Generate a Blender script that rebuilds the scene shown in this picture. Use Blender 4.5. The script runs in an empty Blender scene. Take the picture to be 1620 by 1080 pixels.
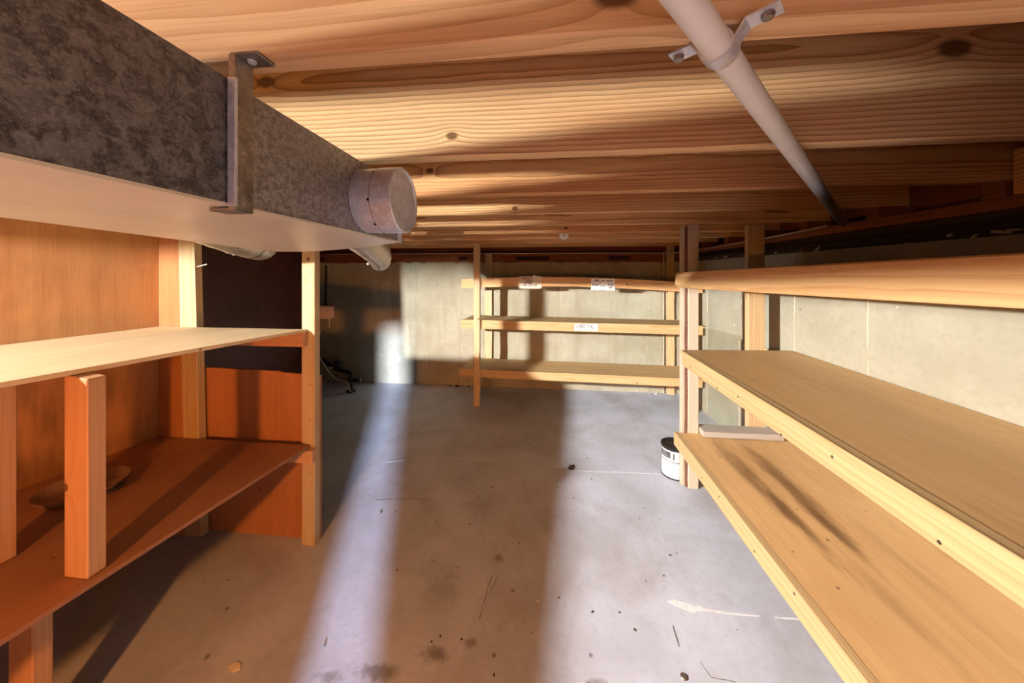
import bpy, bmesh, math, random
from mathutils import Vector, Matrix
random.seed(7)
S = bpy.context.scene
C = bpy.data.collections.new('crawl_space'); S.collection.children.link(C)
PSI = math.radians(5.9)

# ------------------------------------------------------------------ camera
cam = bpy.data.cameras.new('camera'); cam.sensor_width = 36.0; cam.sensor_fit = 'HORIZONTAL'
cam.lens = 520.0 / 1620.0 * 36.0
cam.shift_y = -(540 - 433) / 1620.0
cam.clip_start = 0.02
camo = bpy.data.objects.new('camera', cam); C.objects.link(camo)
camo.location = (0, 0, 1.3); camo.rotation_euler = (math.radians(90), 0, PSI)
S.camera = camo

# ------------------------------------------------------------------ world, sun, exposure
W = bpy.data.worlds.new('world'); S.world = W; W.use_nodes = True
W.node_tree.nodes['Background'].inputs[0].default_value = (0.55, 0.68, 1.0, 1)
W.node_tree.nodes['Background'].inputs[1].default_value = 1.5
sun = bpy.data.lights.new('daylight_sun', 'SUN'); sun.energy = 10.0; sun.color = (0.72, 0.80, 1.0); sun.angle = math.radians(3.2)
suno = bpy.data.objects.new('daylight_sun', sun); C.objects.link(suno)
suno.rotation_euler = Vector((-0.412, 1.0, -0.165)).to_track_quat('-Z', 'Y').to_euler()
suno.location = (2.5, -5.5, 3)
S.view_settings.view_transform = 'Standard'; S.view_settings.look = 'None'
S.view_settings.gamma = 1.0; S.view_settings.use_curve_mapping = False
S.view_settings.exposure = 0.9
S.cycles.use_denoising = True
S.cycles.max_bounces = 10; S.cycles.diffuse_bounces = 2; S.cycles.glossy_bounces = 6
S.cycles.transparent_max_bounces = 12
BULB = Vector((-1.75, 0.12, 1.458)); BULB_POWER = 52.0; BULB_COL = (1.0, 0.968, 0.92)

# ------------------------------------------------------------------ node helper
class G:
    def __init__(s, name):
        s.m = bpy.data.materials.new(name); s.m.use_nodes = True
        s.nt = s.m.node_tree; s.b = s.nt.nodes['Principled BSDF']
    def n(s, t, **k):
        x = s.nt.nodes.new('ShaderNode' + t)
        for a, v in k.items(): setattr(x, a, v)
        return x
    def put(s, sock, v):
        if isinstance(v, bpy.types.NodeSocket): s.nt.links.new(v, sock)
        elif isinstance(v, (tuple, list)):
            sock.default_value = tuple(v) + ((1,) if len(sock.default_value) == 4 and len(v) == 3 else ())
        else: sock.default_value = v
    def math(s, op, a, b=None, c=None, clamp=False):
        x = s.n('Math', operation=op, use_clamp=clamp); s.put(x.inputs[0], a)
        if b is not None: s.put(x.inputs[1], b)
        if c is not None: s.put(x.inputs[2], c)
        return x.outputs[0]
    def vmath(s, op, a, b=None):
        x = s.n('VectorMath', operation=op); s.put(x.inputs[0], a)
        if b is not None: s.put(x.inputs[1], b)
        return x.outputs[0]
    def mul(s, v, sc): return s.vmath('MULTIPLY', v, sc)
    def noise(s, v, scale=1, detail=3, rough=.5, dist=0):
        x = s.n('TexNoise'); s.put(x.inputs['Vector'], v); x.inputs['Scale'].default_value = scale
        x.inputs['Detail'].default_value = detail; x.inputs['Roughness'].default_value = rough
        x.inputs['Distortion'].default_value = dist
        return x.outputs[0]
    def ramp(s, v, a, b, lo=0., hi=1.):
        x = s.n('MapRange', interpolation_type='SMOOTHSTEP'); s.put(x.inputs[0], v)
        x.inputs[1].default_value = a; x.inputs[2].default_value = b; x.inputs[3].default_value = lo; x.inputs[4].default_value = hi
        return x.outputs[0]
    def mix(s, f, a, b, t='MIX'):
        x = s.n('Mix', data_type='RGBA', blend_type=t); s.put(x.inputs[0], f); s.put(x.inputs[6], a); s.put(x.inputs[7], b)
        return x.outputs[2]
    def obj(s): return s.n('TexCoord').outputs['Object']
    def rnd(s): return s.n('ObjectInfo').outputs['Random']
    def sep(s, v):
        x = s.n('SeparateXYZ'); s.put(x.inputs[0], v); return x.outputs
    def comb(s, a, b, c):
        x = s.n('CombineXYZ'); s.put(x.inputs[0], a); s.put(x.inputs[1], b); s.put(x.inputs[2], c); return x.outputs[0]
    def bump(s, hgt, strength=.3, dist=.002):
        x = s.n('Bump'); x.inputs['Strength'].default_value = strength; x.inputs['Distance'].default_value = dist
        s.put(x.inputs['Height'], hgt); s.put(s.b.inputs['Normal'], x.outputs[0])
    def out(s, col, rough=.6, metal=0., spec=.3):
        s.put(s.b.inputs['Base Color'], col); s.put(s.b.inputs['Roughness'], rough)
        s.put(s.b.inputs['Metallic'], metal); s.b.inputs['Specular IOR Level'].default_value = spec
        return s.m

def wood(name, light, dark, red=None, rings=34., contrast=.7, rough=.62, knots=(), rand_knots=True,
         fine=.25, ink=(), spots=(), kcol=(.10, .035, .012), patch=.35, bump=.35, knot_r=.014):
    """sawn timber: grain runs along local X, face width along local Z"""
    g = G(name); P = g.obj(); r = g.rnd()
    off = g.comb(g.math('MULTIPLY', r, 17.), g.math('MULTIPLY', r, 3.1), g.math('MULTIPLY', r, 7.7))
    Q = g.vmath('ADD', P, off); x, y, z = g.sep(P)[:3]
    bend = g.noise(g.mul(Q, (1.1, 5, 5)), 1, 2)
    k = None; ph = g.math('MULTIPLY', bend, 9.)
    def addk(d, k, ph):
        core = g.ramp(d, .55, 1.05, 1., 0.)
        halo = g.math('POWER', 2.718, g.math('MULTIPLY', d, -.55))
        ph = g.math('ADD', ph, g.math('MULTIPLY', halo, 13.))
        k = core if k is None else g.math('MAXIMUM', k, core)
        return k, ph
    for (kx, kz, kr) in knots:
        dx = g.math('MULTIPLY', g.math('SUBTRACT', x, kx), .62 / kr)
        dz = g.math('MULTIPLY', g.math('SUBTRACT', z, kz), 1. / kr)
        d = g.math('SQRT', g.math('ADD', g.math('MULTIPLY', dx, dx), g.math('MULTIPLY', dz, dz)))
        k, ph = addk(d, k, ph)
    if rand_knots:
        v = g.n('TexVoronoi', voronoi_dimensions='2D'); v.inputs['Scale'].default_value = 2.3
        qx, qy, qz = g.sep(Q)[:3]
        g.put(v.inputs['Vector'], g.comb(g.math('MULTIPLY', qx, .75), g.math('ADD', qz, g.math('MULTIPLY', qy, .6)), 0.))
        k, ph = addk(g.math('MULTIPLY', v.outputs['Distance'], 1. / (2.3 * knot_r)), k, ph)
    w = g.n('TexWave', wave_type='RINGS', rings_direction='X', wave_profile='SAW')
    w.inputs['Scale'].default_value = rings; w.inputs['Distortion'].default_value = 3.0
    w.inputs['Detail'].default_value = 2.; w.inputs['Detail Scale'].default_value = .9
    rr = g.math('ADD', g.math('MULTIPLY', r, .09), .035)
    g.put(w.inputs['Vector'], g.vmath('ADD', g.mul(P, (.16, 1, 1)), g.comb(g.math('MULTIPLY', r, 5.), rr, g.math('MULTIPLY', g.math('SUBTRACT', r, .5), .2))))
    g.put(w.inputs['Phase Offset'], ph)
    ring = w.outputs['Fac']
    fn = g.noise(g.mul(Q, (4, 190, 190)), 1, 3, .6)
    big = g.noise(g.mul(Q, (.8, 6, 6)), 1, 2)
    f = g.math('MULTIPLY', g.math('POWER', ring, 2.3), contrast)
    col = g.mix(f, light, dark)
    if red: col = g.mix(g.math('MULTIPLY', g.ramp(big, .42, .68), patch), col, red)
    col = g.mix(g.math('MULTIPLY', g.ramp(fn, .42, .75), fine), col, tuple(c * .55 for c in dark))
    if k is not None: col = g.mix(g.math('MULTIPLY', k, .85), col, kcol)
    for (sx, sz, rx, rz, amt) in spots:
        d = g.math('SQRT', g.math('ADD', g.math('POWER', g.math('MULTIPLY', g.math('SUBTRACT', x, sx), 1 / rx), 2.), g.math('POWER', g.math('MULTIPLY', g.math('SUBTRACT', z, sz), 1 / rz), 2.)))
        d = g.math('ADD', d, g.math('MULTIPLY', g.math('SUBTRACT', g.noise(g.mul(P, (9, 40, 40)), 1, 3), .5), 1.1))
        col = g.mix(g.math('MULTIPLY', g.ramp(d, .3, 1.1, 1., 0.), amt), col, (.07, .03, .012))
    hgt = g.math('ADD', g.math('MULTIPLY', ring, .5), fn)
    g.bump(hgt, bump, .0012)
    return g.out(col, rough)

def ply(name, base, dark, streak=.5, rough=.6, smudge=0., smudge_col=(.08, .035, .015), spots=(), spec=.3):
    """plywood or worn board: grain along local X, sheet plane XZ or XY"""
    g = G(name); P = g.obj(); r = g.rnd(); Q = g.vmath('ADD', P, g.comb(g.math('MULTIPLY', r, 9.), r, g.math('MULTIPLY', r, 4.)))
    a = g.noise(g.mul(Q, (1.2, 22, 22)), 1, 5, .6, .4)
    b = g.noise(g.mul(Q, (7, 160, 160)), 1, 2)
    c = g.noise(g.mul(Q, (1.6, 3, 3)), 1, 4, .55)
    col = g.mix(g.math('MULTIPLY', g.ramp(a, .35, .7), streak), base, dark)
    col = g.mix(g.math('MULTIPLY', g.ramp(b, .5, .75), .25), col, tuple(v * .6 for v in dark))
    col = g.mix(g.math('MULTIPLY', g.ramp(c, .4, .7), .3), col, tuple(v * .75 for v in dark))
    sp = g.n('TexVoronoi'); sp.inputs['Scale'].default_value = 9.; g.put(sp.inputs['Vector'], Q)
    col = g.mix(g.math('MULTIPLY', g.ramp(sp.outputs['Distance'], .03, .06, 1., 0.), .75), col, (.05, .02, .01))
    if smudge:
        d = g.noise(g.mul(Q, (4.0, 5.5, 5.5)), 1, 5, .6, 1.2)
        col = g.mix(g.math('MULTIPLY', g.ramp(d, .48, .68), smudge), col, smudge_col)
    x, y, z = g.sep(P)[:3]
    for (sx, sy, rx, ry, amt) in spots:
        d = g.math('SQRT', g.math('ADD', g.math('POWER', g.math('MULTIPLY', g.math('SUBTRACT', x, sx), 1 / rx), 2.), g.math('POWER', g.math('MULTIPLY', g.math('SUBTRACT', y, sy), 1 / ry), 2.)))
        d = g.math('ADD', d, g.math('MULTIPLY', g.math('SUBTRACT', g.noise(g.mul(P, (7, 30, 30)), 1, 4), .5), 1.6))
        col = g.mix(g.math('MULTIPLY', g.ramp(d, .1, 1.3, 1., 0.), amt), col, (.13, .062, .024))
    g.bump(g.math('ADD', a, b), .18, .0008)
    return g.out(col, rough, 0., spec)

def concrete(name, base, dark, wall=False, seed=0., rough=.75, stain=.35, stain_col=(.16, .11, .07), spec=.3, spots=()):
    g = G(name); P = g.vmath('ADD', g.obj(), (seed, seed * .7, 0))
    a = g.noise(P, 3.2, 6, .6, .3); b = g.noise(P, 38., 4, .6)
    st = g.noise(g.mul(P, (9, 9, .7) if wall else (2.3, 1.6, 1)), 1, 5, .6, .6)
    col = g.mix(g.ramp(a, .3, .72), base, dark)
    col = g.mix(g.math('MULTIPLY', g.ramp(st, .48, .72), stain), col, stain_col)
    col = g.mix(g.math('MULTIPLY', g.ramp(b, .45, .75), .22), col, tuple(v * .6 for v in dark))
    sp = g.n('TexVoronoi'); sp.inputs['Scale'].default_value = 7.5; g.put(sp.inputs['Vector'], g.vmath('ADD', P, g.mul(g.n('TexNoise').outputs[1], (.1, .1, .1))))
    pit = g.ramp(sp.outputs['Distance'], .035, .075, 1., 0.)
    col = g.mix(g.math('MULTIPLY', pit, .7), col, tuple(v * .25 for v in dark))
    sw = g.n('TexVoronoi'); sw.inputs['Scale'].default_value = 5.; g.put(sw.inputs['Vector'], g.vmath('ADD', P, (3.3, 1.7, .4)))
    col = g.mix(g.math('MULTIPLY', g.ramp(sw.outputs['Distance'], .02, .05, 1., 0.), .6), col, (.8, .78, .72))
    x, y, z = g.sep(g.obj())[:3]
    for (sx, sy, rx, ry, amt) in spots:
        d = g.math('SQRT', g.math('ADD', g.math('POWER', g.math('MULTIPLY', g.math('SUBTRACT', x, sx), 1 / rx), 2.), g.math('POWER', g.math('MULTIPLY', g.math('SUBTRACT', y, sy), 1 / ry), 2.)))
        d = g.math('ADD', d, g.math('MULTIPLY', g.math('SUBTRACT', g.noise(P, 26., 4, .7), .5), 2.2))
        col = g.mix(g.math('MULTIPLY', g.ramp(d, .2, 1.1, 1., 0.), amt), col, (.10, .075, .06))
    hgt = g.math('SUBTRACT', g.math('ADD', g.math('MULTIPLY', b, .5), a), pit)
    g.bump(hgt, .3, .003)
    rg = g.ramp(a, .3, .7, rough - .12, rough + .08)
    return g.out(col, rg, 0., spec)

def metal(name, base, dark, scale=55., metallic=.8, rough=.42, rust=0., blotch=1.):
    g = G(name); P = g.obj()
    blot = g.noise(P, scale * .55, 4, .7, .6); fine_ = g.noise(P, scale * 2.6, 3, .7); low = g.noise(P, 3.5, 3, .6)
    f = g.math('ADD', g.math('MULTIPLY', g.ramp(blot, .40, .60), .6), g.math('MULTIPLY', g.ramp(fine_, .40, .66), .4))
    col = g.mix(f, dark, base)
    v = g.n('TexVoronoi'); v.inputs['Scale'].default_value = scale * 1.6; g.put(v.inputs['Vector'], P)
    fleck = g.ramp(v.outputs['Distance'], .10, .22, 1., 0.)
    col = g.mix(g.math('MULTIPLY', fleck, .35 * blotch), col, tuple(min(1., c * 1.7) for c in base))
    col = g.mix(g.math('MULTIPLY', g.ramp(low, .40, .68), .35), col, tuple(c * .8 for c in dark))
    if rust:
        ru = g.noise(g.vmath('ADD', P, (4, 2, 1)), 5., 5, .6)
        col = g.mix(g.math('MULTIPLY', g.ramp(ru, .5, .75), rust), col, (.20, .08, .03))
    ro = g.math('ADD', rough - .08, g.math('MULTIPLY', f, .18))
    g.bump(blot, .10, .0015)
    return g.out(col, ro, metallic, .5)
def _ncol(g, v, s):
    x = g.n('TexNoise'); g.put(x.inputs['Vector'], v); x.inputs['Scale'].default_value = s; return x.outputs['Color']

def plain(name, col, rough=.5, metallic=0., var=.25, scale=20., spec=.4):
    g = G(name); P = g.obj()
    nz = g.noise(P, scale, 4, .6)
    c = g.mix(g.math('MULTIPLY', g.ramp(nz, .4, .7), var), col, tuple(v * .45 for v in col))
    g.bump(nz, .08, .001)
    return g.out(c, rough, metallic, spec)

M = {}
J_L, J_D, J_R = (.80, .51, .235), (.28, .09, .026), (.54, .19, .058)
M['joist'] = wood('joist_fir', J_L, J_D, J_R, rings=30., contrast=.75, patch=.5)
M['joist_a'] = wood('joist_fir_swirl', (.86, .60, .33), (.42, .18, .06), J_R, rings=18., contrast=.55, knots=((.656, -.098, .022), (-.75, .09, .02)), rand_knots=False, patch=.45)
M['joist_b'] = wood('joist_fir_large_knot', (.84, .58, .30), J_D, J_R, rings=26., contrast=.75, knots=((.33, -.089, .012), (1.468, .055, .026), (-.19, .08, .02)), rand_knots=False, patch=.4)
M['joist_c'] = wood('joist_fir_fine', J_L, J_D, J_R, rings=44., contrast=.85, knots=((.124, -.045, .012), (1.3, .05, .02)), rand_knots=False, patch=.5)
M['post'] = wood('post_pine', (.54, .42, .25), (.40, .24, .105), (.44, .26, .11), rings=26., contrast=.6, patch=.35, fine=.15, knot_r=.010)
M['post_red'] = wood('post_reddish_pine', (.56, .33, .18), (.44, .21, .10), (.55, .22, .08), rings=26., contrast=.45, patch=.4, fine=.15, knot_r=.010)
M['post_white'] = wood('post_bleached', (.52, .455, .36), (.42, .32, .21), (.46, .34, .21), rings=24., contrast=.45, patch=.25, fine=.15, knot_r=.009)
M['rail'] = wood('rail_fir', (.66, .43, .205), (.44, .23, .085), (.54, .28, .10), rings=20., contrast=.7, patch=.4, knot_r=.009)
M['edge'] = wood('edge_pine', (.50, .355, .18), (.37, .215, .085), (.40, .225, .09), rings=24., contrast=.6, patch=.35, fine=.12, knot_r=.008)
M['ply_right'] = ply('plywood_tan', (.62, .395, .18), (.50, .285, .115), .4, .5)
M['ply_right_low'] = ply('plywood_tan_smudged', (.62, .395, .18), (.50, .285, .115), .4, .5,
                         spots=((.98, .16, .34, .055, .55), (.84, .03, .30, .045, .75), (.72, .15, .30, .030, .8), (1.05, .02, .25, .07, .4), (.60, .04, .16, .025, .6), (.30, .10, .22, .03, .25), (.5, -.08, .3, .03, .2)))
M['ply_left'] = ply('plywood_pale', (.72, .565, .355), (.60, .42, .23), .45, .6)
M['ply_red'] = ply('plywood_reddish', (.37, .18, .095), (.28, .12, .06), .45, .5)
M['ply_wall'] = ply('plywood_wall', (.54, .26, .105), (.40, .165, .06), .5, .6, smudge=0.15, smudge_col=(.17, .07, .03),
    spots=((-.15, -.85, .16, .16, .6), (-.25, -.5, .2, .22, .6), (-.42, -.75, .12, .3, .6), (-.2, -.15, .22, .2, .5), (-.38, -.3, .12, .25, .6), (-.08, -.68, .10, .05, .5)))
M['ply_end'] = ply('plywood_end', (.46, .20, .085), (.34, .13, .05), .5, .55)
M['ply_back'] = ply('plywood_back', (.55, .38, .19), (.42, .26, .11), .5, .6)
M['old'] = wood('old_red_timber', (.24, .085, .036), (.12, .038, .017), (.15, .05, .022), rings=30., contrast=.7, fine=.5, rough=.8)
M['dark'] = wood('blackened_timber', (.045, .030, .022), (.02, .013, .01), None, rings=30., contrast=.7, fine=.5, rough=.8, rand_knots=False)
M['gray'] = wood('weathered_grey_plank', (.42, .38, .34), (.27, .23, .20), (.33, .25, .19), rings=30., contrast=.6, patch=.5, knot_r=.006)
M['bark'] = plain('bark', (.16, .07, .045), .9, 0, .6, 60)
M['floor'] = concrete('concrete_floor', (.485, .525, .63), (.385, .41, .48), seed=2.1, rough=.55, stain=.45, stain_col=(.27, .235, .21), spec=.35, spots=((0.417, -0.004, 0.035, 0.03, 0.55), (0.093, -0.471, 0.1, 0.03, 0.6), (0.262, -0.405, 0.06, 0.03, 0.65), (0.371, -0.355, 0.03, 0.02, 0.6), (0.798, -0.425, 0.04, 0.015, 0.6), (-0.063, -0.5, 0.06, 0.02, 0.5), (0.209, -0.172, 0.09, 0.1, 0.25), (0.269, 0.319, 0.12, 0.1, 0.22), (-0.348, 0.362, 0.1, 0.2, 0.15)))
M['wall_b'] = concrete('concrete_wall', (.345, .325, .25), (.265, .245, .18), True, 0., .85, .4, (.22, .175, .12))
M['wall_r'] = concrete('concrete_wall_pale', (.355, .335, .26), (.295, .275, .207), True, 5.3, .85, .28, (.29, .25, .18))
M['seam'] = concrete('concrete_seam', (.50, .44, .33), (.30, .25, .18), True, 1.3, .9, .6)
M['wall_d'] = plain('shade_dark_board', (.11, .032, .018), .5, 0, .5, 5.)  # near-black base paints in the shade of the left recess
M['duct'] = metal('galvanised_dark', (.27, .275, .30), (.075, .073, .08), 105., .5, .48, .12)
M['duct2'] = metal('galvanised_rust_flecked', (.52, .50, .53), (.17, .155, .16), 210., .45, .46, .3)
M['duct_bottom'] = metal('galvanised_bounce_tan', (.86, .80, .68), (.80, .73, .60), 14., .3, .42, 0., 0.)  # pale tan carries light bounced up from shelf and floor in the colour
M['zinc'] = metal('galvanised_bright', (.80, .85, .98), (.55, .60, .72), 70., .45, .40, 0., .4)
M['steel'] = metal('steel_strap', (.42, .40, .38), (.22, .20, .19), 40., .85, .42, .2)
M['pipe'] = metal('branch_pipe_metal', (.70, .62, .50), (.48, .40, .30), 25., .6, .38, .2, .2)
M['pvc'] = plain('white_paint_pipe', (.86, .88, .88), .42, 0, .10, 14.)
M['black'] = plain('black_pipe', (.018, .015, .013), .5, .2, .3)
M['conduit'] = plain('grey_conduit', (.42, .35, .28), .45, .5, .4)
M['paper'] = plain('paper_white', (.86, .86, .87), .8, 0, .06, 60.)
M['paper_t'] = plain('paper_tan', (.66, .58, .49), .85, 0, .12, 60.)
M['ink'] = plain('ink', (.06, .055, .06), .8, 0, .1)
M['paper_w'] = plain('paper_bulb_dimmed', (.52, .52, .53), .8, 0, .06, 60.)  # white paper, made darker here to offset the bulb light falling on it
M['ink_l'] = plain('ink_faint', (.24, .24, .25), .8, 0, .1)
M['can'] = plain('can_white', (.52, .53, .55), .35, 0, .05, 8.)
M['can_rim'] = plain('can_black', (.02, .02, .022), .35, .3, .3)
M['can_label'] = plain('can_label_grey', (.12, .12, .14), .5, 0, .4, 70.)
M['beige'] = plain('beige_plastic', (.80, .58, .48), .5, 0, .1)
M['white'] = plain('white_plastic', (.80, .78, .72), .45, 0, .08)
M['dish'] = metal('tarnished_dish', (.42, .28, .18), (.26, .16, .10), 30., .5, .5, .3)
M['dirt'] = plain('dirt', (.04, .028, .02), .9, 0, .4)
M['flake'] = plain('paint_flake', (.68, .68, .70), .7, 0, .3, 40.)
M['chip'] = plain('wood_chip', (.70, .60, .48), .8, 0, .2)
M['porcelain'] = plain('porcelain', (.80, .78, .72), .3, 0, .05)
def sheet_mat():
    g = G('clear_acrylic'); nt = g.nt
    t = g.n('BsdfTransparent'); t.inputs[0].default_value = (.985, .985, .97, 1)
    gl = g.n('BsdfGlossy'); gl.inputs['Roughness'].default_value = .12; gl.inputs['Color'].default_value = (.9, .9, .85, 1)
    mx = g.n('MixShader'); mx.inputs[0].default_value = .06
    nt.links.new(t.outputs[0], mx.inputs[1]); nt.links.new(gl.outputs[0], mx.inputs[2])
    nt.links.new(mx.outputs[0], nt.nodes['Material Output'].inputs[0]); return g.m
M['acrylic'] = sheet_mat()
M['bulb_glass'] = sheet_mat()

# ------------------------------------------------------------------ object helpers
def link(name, bm, mat, parent=None, mw=None, smooth=False):
    me = bpy.data.meshes.new(name); bm.normal_update(); bm.to_mesh(me); bm.free()
    if smooth:
        for p in me.polygons: p.use_smooth = True
    me.materials.append(M[mat] if isinstance(mat, str) else mat)
    o = bpy.data.objects.new(name, me); C.objects.link(o)
    if mw is not None: o.matrix_world = mw
    if parent is not None:
        o.parent = parent
        o.matrix_parent_inverse = pinv(parent)
    return o
def world_of(o):
    m = o.matrix_basis.copy()
    if o.parent: m = world_of(o.parent) @ o.matrix_parent_inverse @ m
    return m
def pinv(p): return world_of(p).inverted()
def tag(o, label=None, cat=None, group=None, kind=None):
    for k, v in (('label', label), ('category', cat), ('group', group), ('kind', kind)):
        if v: o[k] = v
    return o
def thing(name, label, cat, loc, group=None):
    o = bpy.data.objects.new(name, None); C.objects.link(o); o.location = loc; o.empty_display_size = .1
    return tag(o, label, cat, group)
def box_bm(l, t, w, bevel=.0025, cuts=0, jitter=0.):
    bm = bmesh.new(); bmesh.ops.create_cube(bm, size=1.)
    bmesh.ops.scale(bm, vec=(l, t, w), verts=bm.verts)
    if cuts:
        es = [e for e in bm.edges if abs(e.verts[0].co.x - e.verts[1].co.x) > l * .5]
        bmesh.ops.subdivide_edges(bm, edges=es, cuts=cuts)
        if jitter:
            off = {}
            for v in bm.verts:
                k = round(v.co.x, 4)
                if k not in off: off[k] = (random.uniform(-jitter, jitter), random.uniform(-jitter, jitter))
                v.co.y += off[k][0]; v.co.z += off[k][1]
    if bevel:
        b = min(bevel, t * .3, w * .3)
        es = [e for e in bm.edges if len(e.link_faces) == 2 and e.calc_face_angle(0) > .6]
        bmesh.ops.bevel(bm, geom=es, offset=b, segments=1, affect='EDGES')
    return bm
def frame(p0, p1, up):
    x = (p1 - p0).normalized(); up = Vector(up); y = up.cross(x).normalized(); z = x.cross(y).normalized()
    m = Matrix((x, y, z)).transposed().to_4x4(); m.translation = (p0 + p1) / 2; return m
def board(name, p0, p1, w, t, mat, parent=None, up=(0, 0, 1), bevel=.0025, cuts=0, jitter=0.):
    """p0..p1 is the centre line; w along up, t across"""
    p0, p1 = Vector(p0), Vector(p1)
    return link(name, box_bm((p1 - p0).length, t, w, bevel, cuts, jitter), mat, parent, frame(p0, p1, up))
def bxx(name, x0, x1, y0, y1, z0, z1, mat, parent=None, axis='X', bevel=.0025, cuts=0, jitter=0.):
    """axis aligned board, grain along axis, wide face along local Z"""
    cx, cy, cz = (x0 + x1) / 2, (y0 + y1) / 2, (z0 + z1) / 2
    if axis == 'X': return board(name, (x0, cy, cz), (x1, cy, cz), z1 - z0, y1 - y0, mat, parent, (0, 0, 1), bevel, cuts, jitter)
    if axis == 'Y': return board(name, (cx, y0, cz), (cx, y1, cz), z1 - z0, x1 - x0, mat, parent, (0, 0, 1), bevel, cuts, jitter)
    return board(name, (cx, cy, z0), (cx, cy, z1), x1 - x0, y1 - y0, mat, parent, (1, 0, 0), bevel, cuts, jitter)
def slab(name, top, th, mat, parent=None, grain=(0, 1, 0), bevel=.0015):
    """top: corner points counter clockwise seen from above; local X along the grain"""
    top = [Vector(p) for p in top]; c = sum(top, Vector()) / len(top)
    x = Vector(grain).normalized(); z = Vector((0, 0, 1)); y = z.cross(x)
    m = Matrix((x, y, z)).transposed().to_4x4(); m.translation = c; inv = m.inverted()
    bm = bmesh.new(); a = [bm.verts.new(inv @ p) for p in top]; b = [bm.verts.new(inv @ (p - Vector((0, 0, th)))) for p in top]
    bm.faces.new(a); bm.faces.new(b[::-1])
    n = len(top)
    for i in range(n): bm.faces.new((a[i], b[i], b[(i + 1) % n], a[(i + 1) % n]))
    bmesh.ops.recalc_face_normals(bm, faces=bm.faces)
    if bevel: bmesh.ops.bevel(bm, geom=list(bm.edges), offset=bevel, segments=1, affect='EDGES')
    return link(name, bm, mat, parent, m)
def tube_bm(pts, r, seg=16, cap=True, bm=None):
    pts = [Vector(p) for p in pts]; rs = r if isinstance(r, (list, tuple)) else [r] * len(pts)
    bm = bm or bmesh.new(); rings = []; u = None
    for i, p in enumerate(pts):
        t = (pts[min(i + 1, len(pts) - 1)] - pts[max(i - 1, 0)]).normalized()
        if u is None:
            u = t.orthogonal().normalized()
        u = (u - t * u.dot(t)).normalized(); v = t.cross(u)
        rings.append([bm.verts.new(p + (u * math.cos(a) + v * math.sin(a)) * rs[i]) for a in [2 * math.pi * k / seg for k in range(seg)]])
    for A, B in zip(rings, rings[1:]):
        for k in range(seg): bm.faces.new((A[k], A[(k + 1) % seg], B[(k + 1) % seg], B[k])).smooth = True
    if cap: bm.faces.new(rings[0][::-1]); bm.faces.new(rings[-1])
    bmesh.ops.recalc_face_normals(bm, faces=bm.faces)
    return bm
def centre(bm):
    xs = [v.co for v in bm.verts]; c = Vector([(min(p[i] for p in xs) + max(p[i] for p in xs)) / 2 for i in range(3)])
    bmesh.ops.translate(bm, vec=-c, verts=bm.verts); return Matrix.Translation(c)
def tube(name, pts, r, mat, parent=None, seg=16, cap=True):
    bm = tube_bm(pts, r, seg, cap); m = centre(bm); return link(name, bm, mat, parent, m)
def curve_pts(ctrl, n=8):
    """Catmull-Rom through control points"""
    P = [Vector(p) for p in ctrl]; P = [2 * P[0] - P[1]] + P + [2 * P[-1] - P[-2]]; out = []
    for i in range(1, len(P) - 2):
        for k in range(n):
            t = k / n; a, b, c, d = P[i - 1:i + 3]
            out.append(.5 * ((2 * b) + (c - a) * t + (2 * a - 5 * b + 4 * c - d) * t * t + (3 * b - a - 3 * c + d) * t ** 3))
    return out + [P[-2]]
def lathe(name, prof, mat, parent, loc, axis=(0, 0, 1), seg=32, smooth=True):
    """prof: (radius, height) pairs along axis"""
    bm = bmesh.new(); rings = []
    for r, h in prof:
        rings.append([bm.verts.new((r * math.cos(2 * math.pi * k / seg), r * math.sin(2 * math.pi * k / seg), h)) for k in range(seg)] if r > 1e-6 else [bm.verts.new((0, 0, h))])
    for A, B in zip(rings, rings[1:]):
        for k in range(seg):
            if len(A) == 1 and len(B) == 1: continue
            if len(A) == 1: f = bm.faces.new((A[0], B[k], B[(k + 1) % seg]))
            elif len(B) == 1: f = bm.faces.new((A[k], A[(k + 1) % seg], B[0]))
            else: f = bm.faces.new((A[k], A[(k + 1) % seg], B[(k + 1) % seg], B[k]))
    bmesh.ops.recalc_face_normals(bm, faces=bm.faces)
    o = link(name, bm, mat, parent, Matrix.Translation(loc) @ Vector(axis).to_track_quat('Z', 'Y').to_matrix().to_4x4())
    if smooth:
        for p in o.data.polygons: p.use_smooth = True
        try: o.data.set_sharp_from_angle(angle=math.radians(40))
        except Exception: pass
    return o
def struct(name, x0, x1, y0, y1, z0, z1, mat, axis='X'):
    return tag(bxx(name, x0, x1, y0, y1, z0, z1, mat, None, axis, 0), kind='structure')

# ------------------------------------------------------------------ the setting
YB, XR, XL, YF = 3.74, 1.48, -2.75, -0.75
ZJ = 1.60; TOP = 1.425
floor = tag(link('floor', box_bm(XR - XL + .5, YB - YF + .5, .1, 0), 'floor', None, Matrix.Translation(((XR + XL) / 2, (YB + YF) / 2, -.05))), 'grey stained concrete floor slab', kind='structure')
wall_back = struct('wall_back', XL - .2, XR + .25, YB, YB + .22, 0, TOP, 'wall_b')
wall_right = struct('wall_right', XR, XR + .22, YF - .2, YB, 0, TOP, 'wall_r', 'Y')
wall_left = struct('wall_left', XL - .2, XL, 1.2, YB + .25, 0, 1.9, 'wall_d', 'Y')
part = struct('wall_partition', -1.975, -1.93, YF, 1.455, 0, 1.9, 'ply_wall', 'Z')
bxx('edge_strip', -1.975, -1.785, 1.456, 1.50, 0, 1.886, 'ply_end', part, 'Z')
tag(part, 'stained plywood partition behind the left shelves')
close = struct('wall_recess', XL - .2, -1.975, 1.0, 1.2, 0, 1.9, 'wall_d')
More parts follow.
